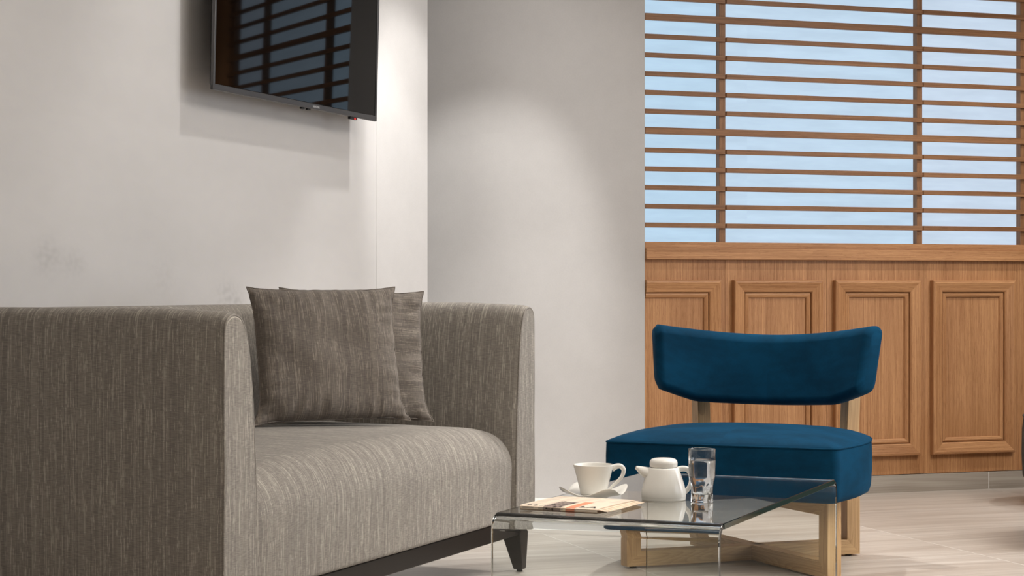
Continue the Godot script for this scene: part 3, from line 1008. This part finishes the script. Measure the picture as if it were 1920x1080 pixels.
func add_level(rings: Array, uvs: Array, ol: PackedVector2Array, al: PackedFloat32Array, y: float, f: float, v: float) -> void:
	var ring := PackedVector3Array()
	var ur := PackedVector2Array()
	for p in ol: ring.append(Vector3(p.x * f, y, p.y * f))
	for k in ol.size() + 1: ur.append(Vector2(al[k], v))
	rings.append(ring); uvs.append(ur)

func beam(a: Vector3, b: Vector3, inward: Vector3, out: Vector3, sq: PackedVector2Array, uo: float) -> ArrayMesh:
	var g := Geo.new()
	mitred(g, a, b, inward, out, sq, Vector2(uo, uo * 3.0))
	return g.mesh()

# ---------------------------------------------------------------- glass table
func build_table() -> void:
	var t := thing("coffee_table", "low bent-glass waterfall coffee table in front of the sofa", "coffee table", S(-1.358, 0, 4.188), -A)
	# outline of the bent sheet in (z, y), outer then inner, swept across x
	var ht := 0.381
	var hl := 0.512
	var th := 0.012
	var R := 0.034
	var o := rounded([Vector2(-hl, 0), Vector2(-hl, ht), Vector2(hl, ht), Vector2(hl, 0)], [0.0, R, R, 0.0], 12)
	var i := rounded([Vector2(-hl + th, 0), Vector2(-hl + th, ht - th), Vector2(hl - th, ht - th), Vector2(hl - th, 0)], [0.0, R - th, R - th, 0.0], 12)
	o = split_long(o)
	i = split_long(i)
	var hw := 0.251
	var c := 0.0015
	var g := Geo.new()
	var n := o.size()
	# four strips round the sheet's section at each station: outer face, edge, inner face, edge, with small arrises
	var rows := []
	var uvs := []
	for k in n:
		var dn: Vector2 = (i[k] - o[k]).normalized()
		var row := PackedVector3Array()
		for e in [[hw - c, 0.0], [hw, c], [hw, -c], [hw - c, 1.0], [-hw + c, 1.0], [-hw, -c], [-hw, c], [-hw + c, 0.0], [hw - c, 0.0]]:
			var p: Vector2 = o[k].lerp(i[k], clampf(e[1], 0.0, 1.0) if absf(e[1]) == 1.0 else 0.0)
			if e[1] > 0.0 and e[1] < 0.5: p = o[k] + dn * c
			if e[1] < 0.0: p = i[k] - dn * c
			row.append(Vector3(e[0], p.y, p.x))
		rows.append(row)
		uvs.append(PackedVector2Array([Vector2(0, k), Vector2(1, k), Vector2(2, k), Vector2(3, k), Vector2(4, k), Vector2(5, k), Vector2(6, k), Vector2(7, k), Vector2(8, k)]))
	# smooth along the bend only: each strip has a smooth group of its own
	for q in 8:
		var r2 := []
		var u2 := []
		for k in n:
			r2.append(PackedVector3Array([rows[k][q], rows[k][q + 1]]))
			u2.append(PackedVector2Array([uvs[k][q], uvs[k][q + 1]]))
		g.grid(r2, u2, q + 2)
	for e in [0, n - 1]: g.fan(rows[e].slice(0, 8), uvs[e].slice(0, 8), 20 + e, e == 0)
	g.close()
	put("bent_glass_sheet", g.mesh(), M.table_glass, t)
	for s in [-1, 1]:   # the long polished edges look dark green
		put("polished_edge", box(Vector3(s * (hw + 0.0007), ht - th / 2, 0), Vector3(0.0012, th - 0.0008, 2 * (hl - R)), 0.0004, 2), M.glass_edge, t)

func split_long(line: PackedVector2Array) -> PackedVector2Array:   # points next to each end of every long straight stretch, so that it shades flat
	var o := PackedVector2Array()
	for k in line.size() - 1:
		o.append(line[k])
		if line[k].distance_to(line[k + 1]) > 0.1:
			for f in [0.004, 0.012, 0.5, 0.988, 0.996]: o.append(line[k].lerp(line[k + 1], f))
	o.append(line[line.size() - 1])
	return o

# ---------------------------------------------------------------- things on the table
func build_tableware() -> void:
	var T := 0.3813
	# saucer: a soft square whose corners lift
	var sa := Geo.new()
	var rows := []
	var uvs := []
	var N := 72
	for lv in [[0.0, 0], [0.25, 0], [0.42, 0], [0.60, 0], [0.78, 0], [0.92, 0], [1.0, 0], [1.0, 1], [0.92, 1], [0.78, 1], [0.60, 1], [0.42, 1], [0.25, 1], [0.0, 1]]:
		var row := PackedVector3Array()
		var ur := PackedVector2Array()
		for k in N + 1:
			var a := TAU * (k % N) / N
			var c := pow(pow(absf(cos(a)), 3.6) + pow(absf(sin(a)), 3.6), -1.0 / 3.6)
			var corner: float = clampf((c - 1.0) / 0.214, 0.0, 1.0)
			var f: float = lv[0]
			var r := 0.071 * f * lerpf(1.0, c * (0.96 + 0.05 * corner), clampf((f - 0.3) / 0.4, 0.0, 1.0))
			var y: float = 0.003 + 0.006 * pow(clampf((f - 0.42) / 0.58, 0.0, 1.0), 1.3) + 0.023 * pow(clampf((f - 0.42) / 0.58, 0.0, 1.0), 2.0) * corner
			var thick := 0.0034 if f < 1.0 else 0.0017
			row.append(Vector3(r * cos(a), y + (0.0 if lv[1] == 1 else thick) - (0.003 if lv[1] == 1 and f <= 0.42 and f > 0.3 else 0.0) + (0.0005 if f == 1.0 and lv[1] == 1 else 0.0), r * sin(a)))
			ur.append(Vector2(k * 0.01, f * 0.1))
		rows.append(row); uvs.append(ur)
	sa.grid(rows, uvs, 0)
	sa.close()
	var sau := put("saucer", sa.mesh(), M.porcelain, self, S(-1.517, T, 4.05))
	sau.rotation.y = deg_to_rad(-23.0)
	tag(sau, "white square saucer with upturned corners under the cup", "saucer")
	# cup
	var cup := thing("cup", "white porcelain coffee cup standing on the square saucer", "cup", S(-1.517, T + 0.0065, 4.05), deg_to_rad(-2.0))
	var g := Geo.new()
	var prof := [Vector2(0.0, 0.002), Vector2(0.024, 0.002), Vector2(0.026, 0.0), Vector2(0.029, 0.0005), Vector2(0.0305, 0.004)]
	for k in 9:
		var f := k / 8.0
		prof.append(Vector2(lerpf(0.0310, 0.0462, pow(f, 1.12)), lerpf(0.008, 0.0685, f)))
	prof.append_array([Vector2(0.0461, 0.0695), Vector2(0.0448, 0.0698), Vector2(0.0440, 0.069)])
	for k in 7:
		var f := k / 6.0
		prof.append(Vector2(lerpf(0.0432, 0.0285, pow(f, 0.95)), lerpf(0.066, 0.009, f)))
	prof.append_array([Vector2(0.024, 0.006), Vector2(0.0, 0.0055)])
	lathe(g, prof, 56)
	put("bowl", g.mesh(), M.porcelain, cup)
	var hp: Array = spline([Vector3(0.042, 0.060, 0), Vector3(0.052, 0.0655, 0), Vector3(0.062, 0.0655, 0), Vector3(0.0685, 0.058, 0), Vector3(0.066, 0.045, 0), Vector3(0.056, 0.032, 0), Vector3(0.044, 0.021, 0), Vector3(0.033, 0.010, 0)], 6)
	var ra := []
	var rb := []
	for k in hp.size():
		var f := float(k) / (hp.size() - 1)
		ra.append(lerpf(0.0062, 0.0026, pow(f, 0.6))); rb.append(lerpf(0.0075, 0.0030, pow(f, 0.7)))
	g = Geo.new()
	tube(g, hp, rb, ra, Vector3(0, 0, 1), 14)
	put("handle", g.mesh(), M.porcelain, cup)
	# teapot
	var pot := thing("teapot", "small white porcelain teapot with round lid", "teapot", S(-1.358, T, 4.077), deg_to_rad(-4.0))
	g = Geo.new()
	lathe(g, [Vector2(0, 0.0015), Vector2(0.046, 0.0015), Vector2(0.0475, 0.0), Vector2(0.0495, 0.0005), Vector2(0.0502, 0.003), Vector2(0.0500, 0.0055), Vector2(0.0505, 0.007), Vector2(0.0512, 0.011), Vector2(0.0503, 0.020), Vector2(0.0475, 0.032), Vector2(0.0435, 0.045), Vector2(0.0395, 0.057), Vector2(0.0365, 0.066), Vector2(0.0345, 0.0712), Vector2(0.033, 0.0728), Vector2(0.029, 0.073), Vector2(0.0275, 0.071), Vector2(0.028, 0.066), Vector2(0.041, 0.03), Vector2(0.044, 0.008), Vector2(0.0, 0.006)], 64)
	var body := put("body", g.mesh(), M.porcelain, pot)
	g = Geo.new()
	var spp: Array = spline([Vector3(-0.020, 0.054, 0), Vector3(-0.036, 0.0595, 0), Vector3(-0.0475, 0.0650, 0), Vector3(-0.0560, 0.0695, 0), Vector3(-0.0630, 0.0732, 0)], 6)
	var sx := []
	var sy := []
	for k in spp.size():
		var f := float(k) / (spp.size() - 1)
		sx.append(lerpf(0.022, 0.0050, pow(f, 0.8)))
		sy.append(lerpf(0.0195, 0.0034, pow(f, 0.80)))
	tube(g, spp, sx, sy, Vector3.UP, 20)
	var sp := put("spout", g.mesh(), M.porcelain, pot)
	g = Geo.new()
	tube(g, [Vector3(-0.0616, 0.0724, 0), Vector3(-0.0634, 0.0735, 0)], [0.0034, 0.0034], [0.0022, 0.0022], Vector3.UP, 14)
	put("spout_mouth", g.mesh(), mat("spout_dark", Color(0.42, 0.30, 0.22), 0.5), sp)
	g = Geo.new()
	var hb: Array = spline([Vector3(0.030, 0.067, 0), Vector3(0.041, 0.0705, 0), Vector3(0.053, 0.069, 0), Vector3(0.0605, 0.060, 0), Vector3(0.063, 0.046, 0), Vector3(0.060, 0.033, 0), Vector3(0.053, 0.022, 0), Vector3(0.045, 0.014, 0)], 6)
	ra = []
	rb = []
	for k in hb.size():
		var f := float(k) / (hb.size() - 1)
		ra.append(lerpf(0.0040, 0.0030, f)); rb.append(lerpf(0.0068, 0.0048, f))
	tube(g, hb, rb, ra, Vector3(0, 0, 1), 14)
	put("handle", g.mesh(), M.porcelain, pot)
	g = Geo.new()
	lathe(g, [Vector2(0, 0.0725), Vector2(0.029, 0.0735), Vector2(0.0305, 0.0745), Vector2(0.0312, 0.077), Vector2(0.0316, 0.083), Vector2(0.0306, 0.088), Vector2(0.027, 0.0918), Vector2(0.02, 0.0938), Vector2(0.01, 0.0947), Vector2(0.0, 0.095)], 48)
	put("lid", g.mesh(), M.porcelain, pot)
	# glass of water
	var gw := thing("water_glass", "tall clear glass tumbler half full of water beside the teapot", "glass", S(-1.263, T, 4.062))
	g = Geo.new()
	var flute := func(r: float, y: float, a: float) -> float:
		var f := clampf((0.052 - y) / 0.012, 0.0, 1.0) * clampf((y - 0.004) / 0.01, 0.0, 1.0)
		return r - 0.0016 * f * (0.5 + 0.5 * cos(a * 8.0)) if r > 0.02 else r
	lathe(g, [Vector2(0, 0.0012), Vector2(0.021, 0.0008), Vector2(0.0235, 0.0), Vector2(0.0248, 0.001), Vector2(0.0252, 0.004), Vector2(0.0250, 0.010), Vector2(0.0250, 0.02), Vector2(0.0253, 0.032), Vector2(0.0262, 0.042), Vector2(0.0278, 0.050), Vector2(0.0291, 0.056), Vector2(0.0297, 0.064), Vector2(0.0300, 0.08), Vector2(0.0302, 0.1), Vector2(0.0302, 0.1185), Vector2(0.0298, 0.1195), Vector2(0.0290, 0.1195), Vector2(0.0286, 0.1185),
		Vector2(0.0284, 0.1), Vector2(0.0282, 0.08), Vector2(0.0278, 0.064), Vector2(0.0268, 0.056), Vector2(0.0248, 0.048), Vector2(0.0230, 0.040), Vector2(0.0222, 0.03), Vector2(0.0212, 0.022), Vector2(0.018, 0.0185), Vector2(0.009, 0.0178), Vector2(0, 0.0176)], 64, flute)
	put("tumbler", g.mesh(), M.clear_glass, gw)
	g = Geo.new()
	lathe(g, [Vector2(0, 0.0172), Vector2(0.009, 0.0175), Vector2(0.0184, 0.0183), Vector2(0.0215, 0.0218), Vector2(0.0225, 0.03), Vector2(0.0233, 0.040), Vector2(0.0251, 0.048), Vector2(0.0271, 0.056), Vector2(0.0281, 0.064), Vector2(0.0285, 0.08), Vector2(0.0286, 0.0945), Vector2(0.0275, 0.0941), Vector2(0.0, 0.094)], 48)
	put("water", g.mesh(), M.water, gw)
	# folded newspaper
	var nw := thing("newspaper", "folded cream newspaper with an orange print block lying beside the cup", "newspaper", S(-1.462, T, 3.878), 0.0)
	nw.rotation.y = -A + deg_to_rad(-3.0)
	var outer := sheet([Vector2(-0.095, 0.0006), Vector2(0.10, 0.0006), Vector2(0.1165, 0.0018), Vector2(0.1195, 0.0055), Vector2(0.1165, 0.0098), Vector2(0.10, 0.0112), Vector2(0.0, 0.0112), Vector2(-0.095, 0.0090)], -0.112, 0.070, 0.0006)
	put("outer_page", outer, M.newsprint, nw)
	for k in 3:
		var d := 0.0013 * (k + 1)
		put("inner_page", sheet([Vector2(-0.093, 0.0006 + d), Vector2(0.10, 0.0007 + d), Vector2(0.1165 - d, 0.0022 + d * 0.8), Vector2(0.1185 - d, 0.0055), Vector2(0.1165 - d, 0.0094 - d * 0.8), Vector2(0.10, 0.0103 - d), Vector2(-0.093, 0.0082 - d * 0.9)], -0.111, 0.078 + 0.007 * k, 0.0005), M.plain_newsprint, nw)
	for l in [["LA", 0.040, 0.095, 46], ["o a", -0.085, 0.108, 24]]:
		var tm := TextMesh.new()
		tm.text = l[0]
		tm.font_size = l[3]
		tm.pixel_size = 0.00075
		tm.depth = 0.0003
		var tx := put("headline", tm, M.ink, nw, Vector3(l[1], 0.0117, l[2]))
		tx.rotation_degrees = Vector3(-90, 0, 0)

func sheet(ctrl: Array, x0: float, x1: float, th: float) -> ArrayMesh:   # a folded leaf: section (z, y) with thickness, running along x
	var path: Array = spline(ctrl, 5)
	var n := path.size()
	var sec := PackedVector2Array()
	var lens := PackedFloat32Array([0.0])
	for k in n:
		sec.append(path[k])
		if k: lens.append(lens[k - 1] + path[k].distance_to(path[k - 1]))
	for k in n:
		var j := n - 1 - k
		var d: Vector2 = (path[mini(j + 1, n - 1)] - path[maxi(j - 1, 0)]).normalized()
		sec.append(path[j] + Vector2(-d.y, d.x) * th)
	var rings := []
	var uvs := []
	for i in 9:
		var x := lerpf(x0, x1, i / 8.0)
		var ring := PackedVector3Array()
		for p in sec: ring.append(Vector3(x, p.y, p.x))
		var ur := PackedVector2Array()
		for k in sec.size() + 1:
			var j := k if k < n else 2 * n - 1 - k
			ur.append(Vector2((x - x0) / 0.235, lens[clampi(j, 0, n - 1)] / 0.47))
		rings.append(ring); uvs.append(ur)
	var g := Geo.new()
	loft(g, rings, uvs, func(_p): return Vector2(0.02, 0.02), 1)
	return g.mesh()

# ---------------------------------------------------------------- grey pouf cut by the right edge
func build_ottoman() -> void:
	var o := thing("ottoman", "round grey fabric ottoman cut off by the right edge", "ottoman", Vector3(2.335, 0, -7.5), 0.0, "grey ottomans by the right edge")
	var g := Geo.new()
	lathe(g, [Vector2(0, 0.085), Vector2(0.27, 0.085), Vector2(0.292, 0.092), Vector2(0.302, 0.115), Vector2(0.306, 0.2), Vector2(0.304, 0.3), Vector2(0.296, 0.36), Vector2(0.27, 0.39), Vector2(0.2, 0.402), Vector2(0.1, 0.407), Vector2(0, 0.408)], 64)
	put("upholstery", g.mesh(), M.grey_cloth, o)
	g = Geo.new()
	var ring := []
	for k in 65: ring.append(Vector3(0.299 * cos(TAU * k / 64), 0.35, 0.299 * sin(TAU * k / 64)))
	cord(g, ring, 0.004, 6)
	put("piping", g.mesh(), M.grey_cloth, o)
	g = Geo.new()
	lathe(g, [Vector2(0, 0.0), Vector2(0.25, 0.0), Vector2(0.262, 0.004), Vector2(0.265, 0.086), Vector2(0, 0.086)], 64)
	put("plinth", g.mesh(), M.chair_wood, o)
	var unseen_twin: Node3D = o.duplicate()  # unseen second ottoman, placed to cast the floor shadow at the right
	unseen_twin.name = numbered("ottoman")
	unseen_twin.position = Vector3(2.07, 0, -6.3)
	unseen_twin.set_meta("label", "unseen second ottoman just outside the right edge, placed to cast the floor shadow there")
	add_child(unseen_twin)
